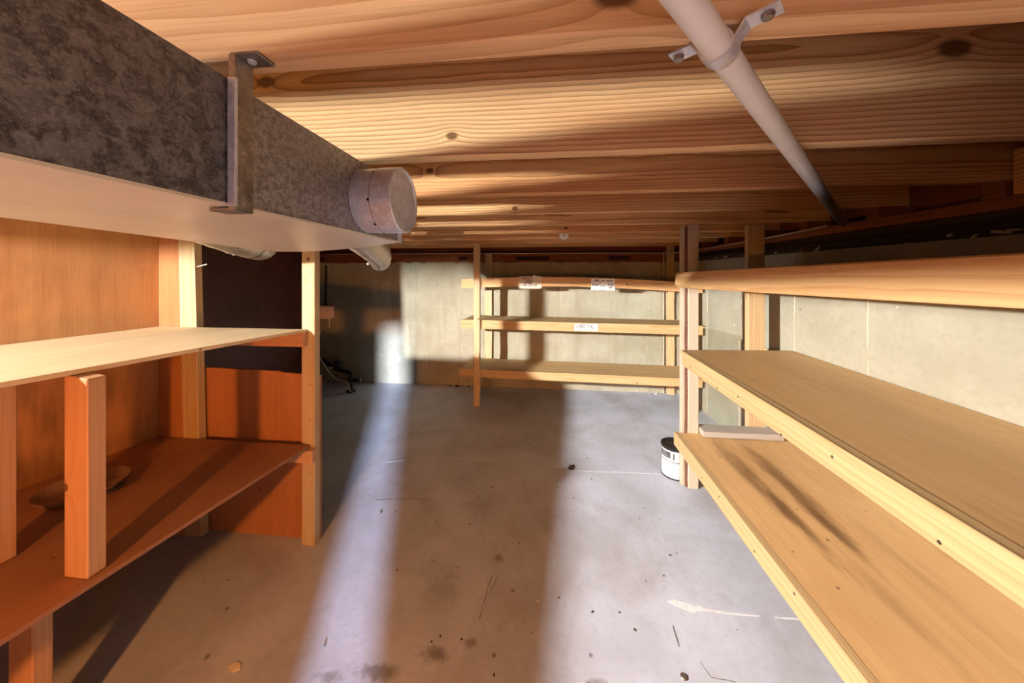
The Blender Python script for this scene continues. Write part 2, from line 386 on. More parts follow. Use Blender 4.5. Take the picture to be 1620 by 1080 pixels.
# wall behind the camera with a door standing ajar
wall_front = struct('wall_front', XL - .2, -.060, YF - .12, YF, 0, 1.9, 'ply_wall')
bxx('door_header', -.060, .95, YF - .12, YF, 1.40, 1.9, 'ply_wall', wall_front)
bxx('wall_panel', .95, XR + .22, YF - .12, YF, 0, 1.9, 'ply_wall', wall_front, 'Z')
door = struct('door_1', .200, .945, YF - .09, YF - .05, .005, 1.395, 'ply_end', 'Z')
lathe('door_handle', [(0, 0), (.012, 0), (.012, .03), (.027, .04), (.03, .055), (.02, .07), (0, .072)], 'steel', door, (.22, YF - .05, .75), (0, 1, 0), 20)
ceiling = struct('ceiling', XL - .2, XR + .25, YF - .15, YB + .25, 1.886, 1.91, 'ply_end')
tag(ceiling, 'wooden subfloor above the joists')
for k in range(-2, 9):
    y0 = .417 + .406 * k
    mat = {0: 'joist_a', 1: 'joist_b', 2: 'joist_c'}.get(k, 'joist')
    bxx('joist', XL, XR + .13, y0, y0 + .038, ZJ, 1.886, mat, ceiling, 'X', .003)
# back wall: sill plates, blocks and the rim board behind them
bxx('rim_board', XL, XR + .2, YB + .18, YB + .22, TOP, 1.886, 'old', wall_back)
bxx('sill_plate', XL, XR, YB + .005, YB + .18, TOP, TOP + .030, 'old', wall_back, 'X', .002, 30, .002)
bxx('sill_plate', XL, XR, YB + .02, YB + .18, TOP + .078, TOP + .112, 'old', wall_back, 'X', .002, 20, .001)
xs = [-2.7, -1.0, -.93, -.33, .03, .80, 1.02, 1.48]
for a, b in ((-2.7, -1.02), (-.92, -.34), (.04, .70), (.94, 1.46)):
    bxx('sill_block', a, b, YB + .03, YB + .15, TOP + .030, TOP + .078, 'old', wall_back)
bxx('dark_backing', XL, XR, YB + .15, YB + .17, TOP + .03, TOP + .08, 'dark', wall_back)
bm = bmesh.new(); prev = None      # ragged mortar squeezed out along the wall head
for i in range(90):
    x = XL + (XR - XL) * i / 89; dz = random.uniform(-.006, .006); hh = random.uniform(.003, .011); yy = random.uniform(-.012, -.003)
    row = [bm.verts.new((x, YB + .004, TOP + dz + hh)), bm.verts.new((x, YB + yy, TOP + dz + hh * .7)), bm.verts.new((x, YB + yy, TOP + dz)), bm.verts.new((x, YB + .004, TOP + dz - .002))]
    if prev:
        for k in range(4): bm.faces.new((prev[k], prev[(k + 1) % 4], row[(k + 1) % 4], row[k]))
    else: bm.faces.new(row)
    prev = row
bm.faces.new(prev[::-1]); bmesh.ops.recalc_face_normals(bm, faces=bm.faces); m = centre(bm); link('mortar_bead', bm, 'seam', wall_back, m)
def seam(x, y, z0, z1, wd, parent, along):
    bm = bmesh.new(); n = 22; prev = None
    for i in range(n + 1):
        z = z0 + (z1 - z0) * i / n; w = wd * random.uniform(.4, 1.3); o = random.uniform(-.004, .004); h = random.uniform(.002, .006)
        if along == 'X': row = [bm.verts.new((o - w, .004, z)), bm.verts.new((o, -h, z)), bm.verts.new((o + w, .004, z))]
        else: row = [bm.verts.new((.004, o - w, z)), bm.verts.new((-h, o, z)), bm.verts.new((.004, o + w, z))]
        if prev:
            for k in (0, 1): bm.faces.new((prev[k], prev[k + 1], row[k + 1], row[k]))
        prev = row
    bmesh.ops.recalc_face_normals(bm, faces=bm.faces)
    return link('form_seam', bm, 'seam', parent, Matrix.Translation((x, y, 0)))
for x in (-2.05, -1.52, -.98, -.52, .17, .72, 1.1): seam(x, YB, .01, TOP - .01, .006, wall_back, 'X')
for y in (3.2, 2.66, 2.13, 1.68, .95, .3): seam(XR, y, .01, TOP - .01, .010 if y == 1.68 else .006, wall_right, 'Y')
# right wall sill
bxx('rim_board', XR + .17, XR + .21, YF, YB + .25, TOP, 1.886, 'old', wall_right, 'Y')
bxx('sill_plate', XR - .012, XR + .17, YF, YB, TOP + .002, TOP + .042, 'dark', wall_right, 'Y', .003, 40, .003)
bxx('sill_plate', XR - .02, XR + .17, YF, YB, TOP + .082, TOP + .122, 'old', wall_right, 'Y', .003, 20, .001)
bxx('dark_backing', XR + .05, XR + .07, YF, YB, TOP + .04, TOP + .09, 'dark', wall_right, 'Y')
for k in range(-2, 9):
    y0 = .417 + .406 * k
    bxx('shim_block', XR - .005, XR + .15, y0 - .01, y0 + .05, TOP + .122, ZJ, 'old', wall_right, 'Y')
bb = bxx('notched_block', XR + .01, XR + .05, .88, 1.215, TOP + .122, 1.70, 'joist', wall_right, 'Y')
for y in (1.00, 1.14):
    lathe('bore_hole', [(0, 0), (.024, 0), (.02, .002), (0, .0025)], 'dark', bb, (XR + .0095, y, 1.592), (-1, 0, 0), 14)
for i in range(26):   # crumbled mortar and splinters on the sill
    y = random.uniform(.8, 3.4); l = random.uniform(.02, .07)
    board('splinter', (XR - .006 - random.uniform(0, .012), y, TOP + random.uniform(.004, .02)), (XR - .006, y + l, TOP + random.uniform(-.008, .02)), random.uniform(.004, .012), .006, 'seam' if i % 3 else 'old', wall_right, bevel=0)

for o, l in ((wall_back, 'cream concrete wall at the far end'), (wall_right, 'pale concrete wall behind the right shelving'), (wall_left, 'wall in the far left recess, coloured dark for its shade'), (close, 'dark end wall of the left recess'), (wall_front, 'plywood wall with the entrance opening'), (door, 'plywood entrance door standing ajar')): tag(o, l)

# ------------------------------------------------------------------ left shelving
LR = thing('storage_rack', 'reddish wooden shelving with pale upper shelf against the plywood partition', 'shelving', (-1.45, .5, 0))
bxx('post', -1.165, -1.098, 1.463, 1.501, 0, ZJ, 'post', LR, 'Z')
board('post', (-1.735, 1.474, 0), (-1.780, 1.474, ZJ), .089, .038, 'post', LR, (1, 0, 0))
def zu(y): return 1.037 + (1.5 - y) * .020
def zl(y): return .489 + (1.5 - y) * .036
xu = lambda y: -1.128 - (1.5 - y) * .112
xl = lambda y: -1.112 - (1.5 - y) * .045
YN = -.55
up_ = slab('upper_shelf', [(-1.928, 1.452, zu(1.5)), (-1.928, YN, zu(YN)), (xu(YN), YN, zu(YN)), (xu(1.452), 1.452, zu(1.5))], .013, 'ply_left', LR)
slab('lower_shelf', [(-1.928, 1.452, zl(1.5)), (-1.928, YN, zl(YN)), (xl(YN), YN, zl(YN)), (xl(1.452), 1.452, zl(1.5))], .013, 'ply_red', LR)
board('brace', (-1.70, 1.444, .990), (-1.132, 1.444, .990), .066, .032, 'post_red', LR)
board('brace', (-1.80, 1.444, .443), (-1.085, 1.444, .443), .060, .032, 'post_red', LR)
def lpost(x0, x1, y0, y1):
    return bxx('post', x0, x1, y0, y1, zl(y0), zu(y0) - .013, 'post_red', LR, 'Z')
mp = lpost(-1.238, -1.168, .725, .763)      # top slanted to shrink the shadow it throws on the floor
for v in mp.data.vertices:
    if v.co.x > 0 and v.co.z > 0: v.co.x -= .010
lpost(-1.535, -1.462, .735, .768)
lpost(-1.27, -1.20, -.3, -.262)
bxx('leg', -1.41, -1.335, .725, .763, 0, zl(.725) - .013, 'post_red', LR, 'Z')
bxx('leg', -1.27, -1.20, -.3, -.262, 0, zl(-.3) - .013, 'post_red', LR, 'Z')
board('cleat', (-1.913, -.5, 1.022), (-1.913, 1.42, 1.004), .03, .03, 'post_red', LR)
board('cleat', (-1.913, -.5, .530), (-1.913, 1.42, .458), .03, .03, 'post_red', LR)
# end panel with a slightly ragged top edge
bm = bmesh.new(); pr = [(-1.80, .0), (-1.10, .0), (-1.10, .803), (-1.2, .806), (-1.31, .812), (-1.315, .817), (-1.5, .819), (-1.80, .826)]
va = [bm.verts.new((x, 0, z)) for x, z in pr]; vb = [bm.verts.new((x, .012, z)) for x, z in pr]
bm.faces.new(va); bm.faces.new(vb[::-1])
for i in range(len(pr)): bm.faces.new((va[i], vb[i], vb[(i + 1) % len(pr)], va[(i + 1) % len(pr)]))
bmesh.ops.recalc_face_normals(bm, faces=bm.faces)
rot = Matrix.Translation((-1.45, 1.503, .4)) @ Matrix.Rotation(math.radians(-90), 4, 'Y')
bmesh.ops.transform(bm, matrix=rot.inverted() @ Matrix.Translation((0, 1.503, 0)), verts=bm.verts)
link('end_panel', bm, 'ply_end', LR, rot)
tube('nail', [(-1.715, 1.456, 1.335), (-1.60, 1.40, 1.345)], .0025, 'white', LR, 8)
for z in (1.30, .77, .60, .35): lathe('nail_head', [(0, .0015), (.003, .001), (.004, 0)], 'steel', LR, (-1.12, 1.463, z), (0, -1, 0), 8)

# ------------------------------------------------------------------ right shelving
RR = thing('storage_rack', 'long tan plywood shelving along the pale right concrete wall', 'shelving', (1.1, 1, 0))
bxx('post', .858, .918, 2.090, 2.130, 0, ZJ, 'post_white', RR, 'Z')
bxx('post', .829, .850, 2.118, 2.150, 0, ZJ, 'post_white', RR, 'Z')
bxx('bark_strip', .848, .860, 2.100, 2.140, 0, ZJ - .01, 'bark', RR, 'Z', .002, 24, .002)
bxx('post', 1.232, 1.326, 2.150, 2.188, 0, ZJ, 'post', RR, 'Z')
bxx('post', .83, .90, -.55, -.51, 0, ZJ, 'post_white', RR, 'Z')
bxx('post', 1.25, 1.33, -.55, -.51, 0, ZJ, 'post', RR, 'Z')
zru = lambda y: .854 - (2.05 - y) * .019
zrl = lambda y: .338 - (2.1 - y) * .026
zrt = lambda y: 1.306 + (2.07 - y) * .018
YE = -.6
def redge(name, x, y0, y1, zf, w, t, mat, dz=0., parent=RR):
    return board(name, (x, y0, zf(y0) - w / 2 - dz), (x, y1, zf(y1) - w / 2 - dz), w, t, mat, parent)
s1 = slab('upper_shelf', [(XR - .004, 2.145, zru(2.15) - .018), (XR - .004, YE, zru(YE) - .004), (.812, YE, zru(YE) - .001), (.812, 2.03, zru(2.03) - .001)], .016, 'ply_right', RR)
redge('edge_board', .806, YE, 2.02, zru, .086, .030, 'edge', parent=s1)
redge('nosing_strip', .787, YE, 2.015, zru, .026, .010, 'edge', -.001, s1)
s2 = slab('lower_shelf', [(XR - .004, 2.17, zrl(2.15) - .004), (XR - .004, YE, zrl(YE) - .004), (.80, YE, zrl(YE) - .001), (.80, 2.085, zrl(2.085) - .001)], .016, 'ply_right_low', RR)
redge('edge_board', .792, YE, 2.10, zrl, .080, .030, 'edge', parent=s2)
s3 = slab('top_shelf', [(XR - .004, 2.16, zrt(2.1) - .006), (XR - .004, YE, zrt(YE) - .006), (.80, YE, zrt(YE) + .004), (.80, 2.06, zrt(2.06) + .004)], .008, 'ply_right', RR)
# rail with a rounded-off far end
bm = bmesh.new(); L = 2.075 - YE; pr = [(-L / 2, -.0445), (L / 2 - .045, -.0445), (L / 2 - .006, -.028), (L / 2, -.015), (L / 2 - .016, .040), (L / 2 - .024, .0445), (-L / 2, .0445)]
va = [bm.verts.new((x, -.015, z)) for x, z in pr]; vb = [bm.verts.new((x, .015, z)) for x, z in pr]
bm.faces.new(va); bm.faces.new(vb[::-1])
for i in range(len(pr)): bm.faces.new((va[i], vb[i], vb[(i + 1) % len(pr)], va[(i + 1) % len(pr)]))
bmesh.ops.recalc_face_normals(bm, faces=bm.faces); bmesh.ops.bevel(bm, geom=list(bm.edges), offset=.002, segments=1, affect='EDGES')
link('edge_board', bm, 'rail', s3, frame(Vector((.788, YE, zrt(YE) - .0445)), Vector((.788, 2.075, zrt(2.075) - .0445)), (0, 0, 1)))
for y, zf in ((2.11, zru), (2.13, zrl), (2.11, zrt)):
    board('brace', (.86, y + .04, zf(2.0) - .06), (XR - .01, y + .04, zf(2.0) - .06), .07, .018, 'post', RR)
for y, dz in ((.75, .05), (1.0, .02), (1.2, .06), (1.45, .03), (1.62, .055), (1.9, .04)):
    lathe('nail_head', [(0, .0012), (.0035, .0008), (.0045, 0)], 'dirt', s1, (.791, y, zru(y) - dz - .022), (-1, 0, 0), 8)
    lathe('nail_head', [(0, .0012), (.0035, .0008), (.0045, 0)], 'dirt', s2, (.777, y + .12, zrl(y) - dz + .005), (-1, 0, 0), 8)
# pale boarding on the wall below the upper shelf
for i, (a, b) in enumerate(((2.20, 2.36), (2.365, 2.50), (2.505, 2.68))):
    bxx('wall_board', XR - .016, XR - .002, a, b, .02, .80, 'post_white' if i != 1 else 'post', RR, 'Z')

# ------------------------------------------------------------------ back shelving
BR = thing('storage_rack', 'open pine shelving with three boards across the back wall', 'shelving', (.3, 3.45, 0))
PY = 3.165
bxx('post', -.707, -.645, PY, PY + .038, 0, ZJ, 'post', BR, 'Z', .0025, 8, .001)
bxx('post', 1.285, 1.35, PY, PY + .038, 0, ZJ, 'post', BR, 'Z')
bxx('post', -.690, -.612, YB - .045, YB - .007, 0, 1.53, 'post', BR, 'Z', .0025, 12, .002)
bxx('post', 1.300, 1.375, YB - .045, YB - .007, 0, ZJ, 'post', BR, 'Z', .0025, 12, .002)
bxx('wall_strip', 1.268, 1.276, YB - .03, YB - .007, 0, 1.55, 'post_white', BR, 'Z')
RY = PY + .038
def bshelf(name, xl_, xr_, zl_, zm, zr_, hgt, depth_y, mat):
    """front rail (bowed through zm) and board behind it"""
    xm = .22
    z = lambda x: zl_ + (zr_ - zl_) * (x - xl_) / (xr_ - xl_) + zm * max(0, 1 - ((x - xm) / 1.06) ** 2)
    n = 10; c = Vector(((xl_ + xr_) / 2, RY + .016, z(xm) - hgt / 2))
    top = [(XR - .006, RY + .004, z(XR) - .012), (XR - .006, depth_y, z(XR) - .014), (xl_ + .01, depth_y, z(xl_) - .014), (xl_ + .01, RY + .004, z(xl_) - .012)]
    s = slab(name, [top[0], top[1], top[2], top[3]], .012, 'ply_back', BR, (1, 0, 0))
    bm = bmesh.new(); prev = None
    for i in range(n + 1):
        x = xl_ + (xr_ - xl_) * i / n; zz = z(x)
        row = [bm.verts.new(Vector((x, RY, zz)) - c), bm.verts.new(Vector((x, RY + .032, zz)) - c), bm.verts.new(Vector((x, RY + .032, zz - hgt)) - c), bm.verts.new(Vector((x, RY, zz - hgt)) - c)]
        if prev:
            for k in range(4): bm.faces.new((prev[k], prev[(k + 1) % 4], row[(k + 1) % 4], row[k]))
        else: bm.faces.new(row)
        prev = row
    bm.faces.new(prev[::-1]); bmesh.ops.recalc_face_normals(bm, faces=bm.faces)
    link('edge_board', bm, mat, s, Matrix.Translation(c))
    return z
bz_t = bshelf('top_shelf', -.836, 1.44, 1.246, .036, 1.215, .090, YB - .05, 'rail')
bz_m = bshelf('middle_shelf', -.840, 1.445, .845, 0., .818, .086, YB - .05, 'edge')
bz_b = bshelf('bottom_shelf', -.860, 1.44, .356, 0., .325, .078, YB - .05, 'edge')
for zf in (bz_t, bz_m, bz_b):
    for x in (-.60, 1.26):
        board('brace', (x, RY + .03, zf(x) - .055), (x, YB - .01, zf(x) - .055), .06, .02, 'post', BR)

# ------------------------------------------------------------------ air duct
DX0, DX1, DZ0, DZ1, DY1 = -.83, -.424, 1.393, 1.562, .915
D = thing('air_duct', 'dark galvanised sheet metal air duct hung below the joists at left', 'duct', (-.63, .3, DZ0))
def duct_piece(name, y0, y1, mat, inset=0., ends=True):
    """side, top and far end sheet; the underside is its own sheet"""
    x0, x1, z0, z1 = DX0 + inset, DX1 - inset, DZ0 + .001, DZ1 - inset
    bm = bmesh.new()
    def q(*p): bm.faces.new([bm.verts.new(v) for v in p])
    q((x1, y0, z0), (x1, y1, z0), (x1, y1, z1), (x1, y0, z1)); q((x0, y0, z0), (x0, y0, z1), (x0, y1, z1), (x0, y1, z0))
    q((x0, y0, z1), (x1, y0, z1), (x1, y1, z1), (x0, y1, z1))
    if ends: q((x0, y1, z0), (x1, y1, z0), (x1, y1, z1), (x0, y1, z1))
    bmesh.ops.remove_doubles(bm, verts=bm.verts, dist=1e-5); bmesh.ops.recalc_face_normals(bm, faces=bm.faces)
    m = centre(bm); return link(name, bm, mat, D, m)
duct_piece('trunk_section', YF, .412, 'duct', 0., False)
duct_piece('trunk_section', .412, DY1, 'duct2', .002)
# underside sheet, sagging a little towards the far left corner
def under(name, y0, y1):
    bm = bmesh.new(); nx, ny = 12, 16; gr = []; tp = []
    for j in range(ny + 1):
        row = []; row2 = []
        for i in range(nx + 1):
            u, v = i / nx, j / ny; y = y0 + (y1 - y0) * v; x = DX0 + (DX1 + .0012 - DX0) * u
            sag = .024 * math.sin(math.pi * (1 - u) * .62) * max(0., (y - .3) / .6)
            row.append(bm.verts.new((x, y, DZ0 - .002 - sag))); row2.append(bm.verts.new((x, y, DZ0 + .002 - sag)))
        gr.append(row); tp.append(row2)
    for j in range(ny):
        for i in range(nx):
            bm.faces.new((gr[j][i], gr[j + 1][i], gr[j + 1][i + 1], gr[j][i + 1])); bm.faces.new((tp[j][i], tp[j][i + 1], tp[j + 1][i + 1], tp[j + 1][i]))
    for j in range(ny):
        bm.faces.new((gr[j][0], tp[j][0], tp[j + 1][0], gr[j + 1][0])); bm.faces.new((gr[j][nx], gr[j + 1][nx], tp[j + 1][nx], tp[j][nx]))
    for i in range(nx):
        bm.faces.new((gr[0][i], gr[0][i + 1], tp[0][i + 1], tp[0][i])); bm.faces.new((gr[ny][i], tp[ny][i], tp[ny][i + 1], gr[ny][i + 1]))
    bmesh.ops.recalc_face_normals(bm, faces=bm.faces)
    m = centre(bm); return link(name, bm, 'duct_bottom', D, m)
under('underside', YF, .4); under('underside', .4, DY1)
bxx('end_flange', DX1 - .004, DX1 + .002, DY1 - .006, DY1 + .014, DZ0 - .003, DZ1, 'zinc', D, 'Z', .0008)
# hanger: folded cleat up the side with a tab nailed under the joist
hg = bxx('hanger_strap', DX1 - .001, DX1 + .010, .400, .428, DZ0 - .006, ZJ - .004, 'steel', D, 'Z', .001)
bxx('strap_lip', DX1 + .002, DX1 + .013, .396, .401, DZ0 - .002, DZ1, 'zinc', hg, 'Z', .0006)
bxx('nail_tab', DX1 - .001, DX1 + .040, .402, .432, ZJ - .005, ZJ - .0005, 'steel', hg, 'X', .001)
bxx('bottom_fold', DX1 - .03, DX1 + .010, .400, .428, DZ0 - .008, DZ0 - .004, 'steel', hg, 'X', .001)
lathe('nail', [(0, .004), (.005, .003), (.006, 0)], 'zinc', hg, (DX1 + .018, .417, ZJ - .005), (0, 0, -1), 10)
# round take-off collar with its cap
cc = Vector((DX1 - .001, .745, 1.472)); ax = Vector((1, 0, 0)); R0 = .0745
lathe('collar', [(R0, 0), (R0, .052), (R0 - .002, .053), (R0 - .002, .058)], 'zinc', D, cc, ax, 48)
cap = lathe('end_cap', [(R0 - .004, .046), (R0 + .0015, .047), (R0 + .0015, .092), (R0 - .001, .0945), (R0 - .006, .0945), (R0 - .008, .092), (0, .092)], 'zinc', D, cc, ax, 48)
lathe('joint_gap', [(R0 - .002, .0455), (R0 + .0012, .0458), (R0 + .0012, .0472), (R0 - .002, .0475)], 'black', D, cc, ax, 48)
for a in (.4, 1.5, 2.3, 3.3, 4.1, 5.2):
    lathe('rivet', [(0, .002), (.003, .001), (.0035, 0)], 'black', cap, cc + Vector((.044, math.cos(a) * R0, math.sin(a) * R0)), (0, math.cos(a), math.sin(a)), 8)
def branch(ctrl, r, n=8, scr=.5):
    pts = curve_pts(ctrl, n); rs = []
    for i in range(len(pts)): rs.append(r + (.0025 if i % n in (0,) else (.0012 if i % 4 == 0 else 0)))
    o = tube('branch_pipe', pts, rs, 'pipe', D, 28)
    i = int(len(pts) * scr); p = pts[i]; t = (pts[i + 1] - p).normalized(); side = t.cross(Vector((0, 0, 1))).normalized() * -1
    lathe('clamp_screw', [(0, .014), (.006, .013), (.007, .004), (.004, 0)], 'zinc', o, p + (side * .75 + Vector((0, 0, -.66))) * (r + .001), side + Vector((0, 0, -.9)), 10)
    q = tube_bm([p - t * .006, p + t * .006], r + .003, 28, False); m = centre(q); link('clamp_band', q, 'steel', o, m)
    return o
branch([(-.80, .46, 1.49), (-.95, .68, 1.485), (-1.08, .92, 1.465), (-1.20, 1.16, 1.44), (-1.29, 1.36, 1.428), (-1.36, 1.44, 1.45), (-1.40, 1.47, 1.53), (-1.41, 1.48, 1.60)], .064, 8, .5)
tube('branch_pipe', [(-1.925, .52, 1.470), (DX0 + .005, .52, 1.462)], .030, 'pipe', D, 24)  # unseen pipe added to keep the bulb's light off the wall head
branch([(-.54, .88, 1.452), (-.60, 1.02, 1.425), (-.70, 1.28, 1.405), (-.82, 1.55, 1.388), (-.95, 1.80, 1.375), (-1.00, 1.90, 1.40), (-1.03, 1.95, 1.50), (-1.03, 1.96, 1.60)], .056, 8, .42)

# ------------------------------------------------------------------ white pipe under the joists
a0, a1 = Vector((.216, .436, 1.5815)), Vector((1.45, 1.772, 1.551)); dr = (a1 - a0)
PV = thing('drain_pipe', 'white painted pipe running diagonally below the joists', 'pipe', a0)
tube('pipe', [a0 - dr * .86, a0, a1], .0165, 'pvc', PV, 24)
tube('elbow', curve_pts([a1 - dr * .02, a1 + dr * .012, a1 + Vector((.05, -.012, .004)), a1 + Vector((.09, -.035, .010))], 6), .0185, 'black', PV, 20)
tube('coupling', [a0 - dr.normalized() * .012, a0 + dr.normalized() * .016], .0185, 'pvc', PV, 24)
t = dr.normalized(); sd = Vector((t.y, -t.x, 0)).normalized()
st = []
for i in range(13):
    an = math.pi * i / 12; st.append(a0 - t * .002 + sd * math.cos(an) * .0195 + Vector((0, 0, -math.sin(an) * .0195)))
st = [a0 + sd * .062 + Vector((0, 0, .0165)), a0 + sd * .030 + Vector((0, 0, .0155))] + st + [a0 - sd * .030 + Vector((0, 0, .0155)), a0 - sd * .058 + Vector((0, 0, .0165))]
bm = bmesh.new(); prev = None
for i, p in enumerate(st):
    hw = .010 if 1 < i < len(st) - 2 else .012
    tg = (st[min(i + 1, len(st) - 1)] - st[max(i - 1, 0)]).normalized(); nn = tg.cross(t).normalized() * .0012
    row = [bm.verts.new(p - t * hw - nn), bm.verts.new(p + t * hw - nn), bm.verts.new(p + t * hw + nn), bm.verts.new(p - t * hw + nn)]
    if prev:
        for k in range(4): bm.faces.new((prev[k], prev[(k + 1) % 4], row[(k + 1) % 4], row[k]))
    else: bm.faces.new(row)
    prev = row
bm.faces.new(prev[::-1]); bmesh.ops.recalc_face_normals(bm, faces=bm.faces)
m = centre(bm); sp = link('pipe_strap', bm, 'zinc', PV, m)
for s_ in (1, -1):
    lathe('screw', [(0, .006), (.006, .005), (.007, .001), (.007, 0)], 'steel', sp, a0 + sd * .049 * s_ + Vector((0, 0, .0145)), (0, 0, -1), 10)
# thin conduit along the top of the right and back walls
tag(tube('conduit', curve_pts([(1.425, 1.83, 1.546), (1.43, 1.95, 1.542), (1.425, 2.27, 1.533), (1.425, 3.10, 1.525), (1.40, 3.46, 1.521), (1.30, 3.60, 1.521), (1.17, 3.63, 1.521), (.4, 3.63, 1.524), (-.4, 3.63, 1.526), (-1.54, 3.63, 1.531), (-2.6, 3.63, 1.533)], 6), .006, 'conduit', None, 10),
    'thin grey conduit along the top of the back and right walls', 'conduit')

# ------------------------------------------------------------------ hanging lamp over the left shelf (just out of view)
LP = thing('hanging_lamp', 'bare bulb on a short cord above the left upper shelf', 'lamp', (BULB.x, BULB.y, 1.886))
tube('cord', [(BULB.x, BULB.y, 1.886), (BULB.x, BULB.y, 1.60)], .004, 'black', LP, 8)
lathe('socket', [(0, .12), (.012, .118), (.02, .10), (.021, .05), (.018, .045), (0, .044)], 'porcelain', LP, BULB, (0, 0, 1), 20)
lathe('bulb', [(0, -.04), (.016, -.037), (.029, -.022), (.033, 0), (.028, .02), (.016, .038), (.014, .046)], 'bulb_glass', LP, BULB, (0, 0, 1), 24)
pl = bpy.data.lights.new('bulb_light', 'POINT'); pl.shadow_soft_size = .028; pl.color = BULB_COL; pl.energy = BULB_POWER
pl.use_nodes = True; nt = pl.node_tree; em = nt.nodes['Emission']
fo = nt.nodes.new('ShaderNodeLightFalloff'); fo.inputs['Strength'].default_value = 1.0; fo.inputs['Smooth'].default_value = 0.
mA = nt.nodes.new('ShaderNodeMath'); mA.operation = 'MULTIPLY'; mA.inputs[1].default_value = .95; nt.links.new(fo.outputs['Constant'], mA.inputs[0])
mB = nt.nodes.new('ShaderNodeMath'); mB.operation = 'MULTIPLY_ADD'; mB.inputs[1].default_value = .40; nt.links.new(fo.outputs['Linear'], mB.inputs[0]); nt.links.new(mA.outputs[0], mB.inputs[2])
nt.links.new(mB.outputs[0], em.inputs['Strength'])
po = bpy.data.objects.new('bulb_light', pl); C.objects.link(po); po.location = BULB; po.parent = LP; po.matrix_parent_inverse = pinv(LP)

# unseen warm bulb added under the duct as orange fill, shaded off the joists
B2 = Vector((-.76, -.45, 1.02))
L2 = thing('hanging_lamp', 'added unseen amber fill bulb under a metal shade hanging below the duct', 'lamp', (B2.x, B2.y, DZ0 - .002))
tube('cord', [(B2.x, B2.y, DZ0 - .002), (B2.x, B2.y, B2.z + .12)], .004, 'black', L2, 8)
lathe('socket', [(0, .12), (.012, .118), (.02, .10), (.021, .05), (.018, .045), (0, .044)], 'porcelain', L2, B2, (0, 0, 1), 20)
lathe('bulb', [(0, -.04), (.016, -.037), (.029, -.022), (.033, 0), (.028, .02), (.016, .038), (.014, .046)], 'bulb_glass', L2, B2, (0, 0, 1), 24)
lathe('fill_lamp_shade', [(.022, .10), (.03, .098), (.11, .028), (.155, .012), (.157, .010), (.155, .009), (.108, .024), (.028, .094), (.022, .096)], 'steel', L2, B2, (0, 0, 1), 32)
p2 = bpy.data.lights.new('added_fill_light', 'POINT'); p2.shadow_soft_size = .032; p2.color = (1.0, .36, .085); p2.energy = 33.
p2.use_nodes = True; n2 = p2.node_tree; f2 = n2.nodes.new('ShaderNodeLightFalloff'); f2.inputs['Strength'].default_value = .85
n2.links.new(f2.outputs['Linear'], n2.nodes['Emission'].inputs['Strength'])
q2 = bpy.data.objects.new('added_fill_light', p2); C.objects.link(q2); q2.location = B2; q2.parent = L2; q2.matrix_parent_inverse = pinv(L2)

# ------------------------------------------------------------------ small things
# paint can on the floor beside the right post
pc = Vector((.832, 2.235, 0)); PC = thing('paint_can', 'white paint can with black rim on the floor by the right post', 'can', pc)
lathe('body', [(0, 0), (.078, 0), (.080, .004), (.078, .009), (.078, .183), (.080, .188)], 'can', PC, pc)
lathe('bottom_rim', [(.0785, -.0), (.0815, .002), (.0815, .007), (.0785, .009)], 'can_rim', PC, pc)
lathe('top_rim', [(.0785, .178), (.083, .182), (.0835, .194), (.079, .199), (.071, .197), (.068, .19), (.0665, .189)], 'can_rim', PC, pc)
lathe('lid', [(.0675, .188), (.062, .195), (.056, .195), (.052, .190), (0, .190)], 'can_rim', PC, pc)
lathe('paint_band', [(.0784, .108), (.0793, .109), (.0793, .111), (.0784, .112)], 'can_label', PC, pc)
def patch(name, a0, a1, z0, z1, r, mat):
    bm = bmesh.new(); n = 8; prev = None
    for i in range(n + 1):
        a = math.radians(a0 + (a1 - a0) * i / n); row = [bm.verts.new((r * math.cos(a), r * math.sin(a), z0)), bm.verts.new((r * math.cos(a), r * math.sin(a), z1))]
        if prev: bm.faces.new((prev[0], row[0], row[1], prev[1]))
        prev = row
    bmesh.ops.solidify(bm, geom=list(bm.faces), thickness=.0004); bmesh.ops.recalc_face_normals(bm, faces=bm.faces)
    return link(name, bm, mat, PC, Matrix.Translation(pc))
patch('label', 170, 232, .130, .168, .0788, 'can_label')
for k in range(3): patch('label_line', 178, 225 - 6 * k, .138 + .010 * k, .142 + .010 * k, .0794, 'can')
patch('label_mark', 244, 249, .126, .165, .0788, 'can_label')
# grey plank across the far end of the lower right shelf
tag(bxx('loose_plank', .922, 1.36, 2.035, 2.135, zrl(2.1) + .002, zrl(2.1) + .036, 'gray', None, 'X', .002), 'weathered grey offcut plank lying on the lower right shelf', 'plank')
# clear sheet leaning on the right wall
bm = bmesh.new(); pr = [(2.40, .02), (3.14, .02), (3.14, .832), (2.40, .866)]
va = [bm.verts.new((1.40 + .085 * z, y, z)) for y, z in pr]; vb = [bm.verts.new((1.404 + .085 * z, y, z)) for y, z in pr]
bm.faces.new(va); bm.faces.new(vb[::-1])
for i in range(4): bm.faces.new((va[i], vb[i], vb[(i + 1) % 4], va[(i + 1) % 4]))
bmesh.ops.recalc_face_normals(bm, faces=bm.faces); bmesh.ops.translate(bm, vec=(-.035, 0, -.019), verts=bm.verts)
m = centre(bm); tag(link('clear_sheet', bm, 'acrylic', None, m), 'clear plastic sheet leaning on the wall behind the right shelving', 'sheet')
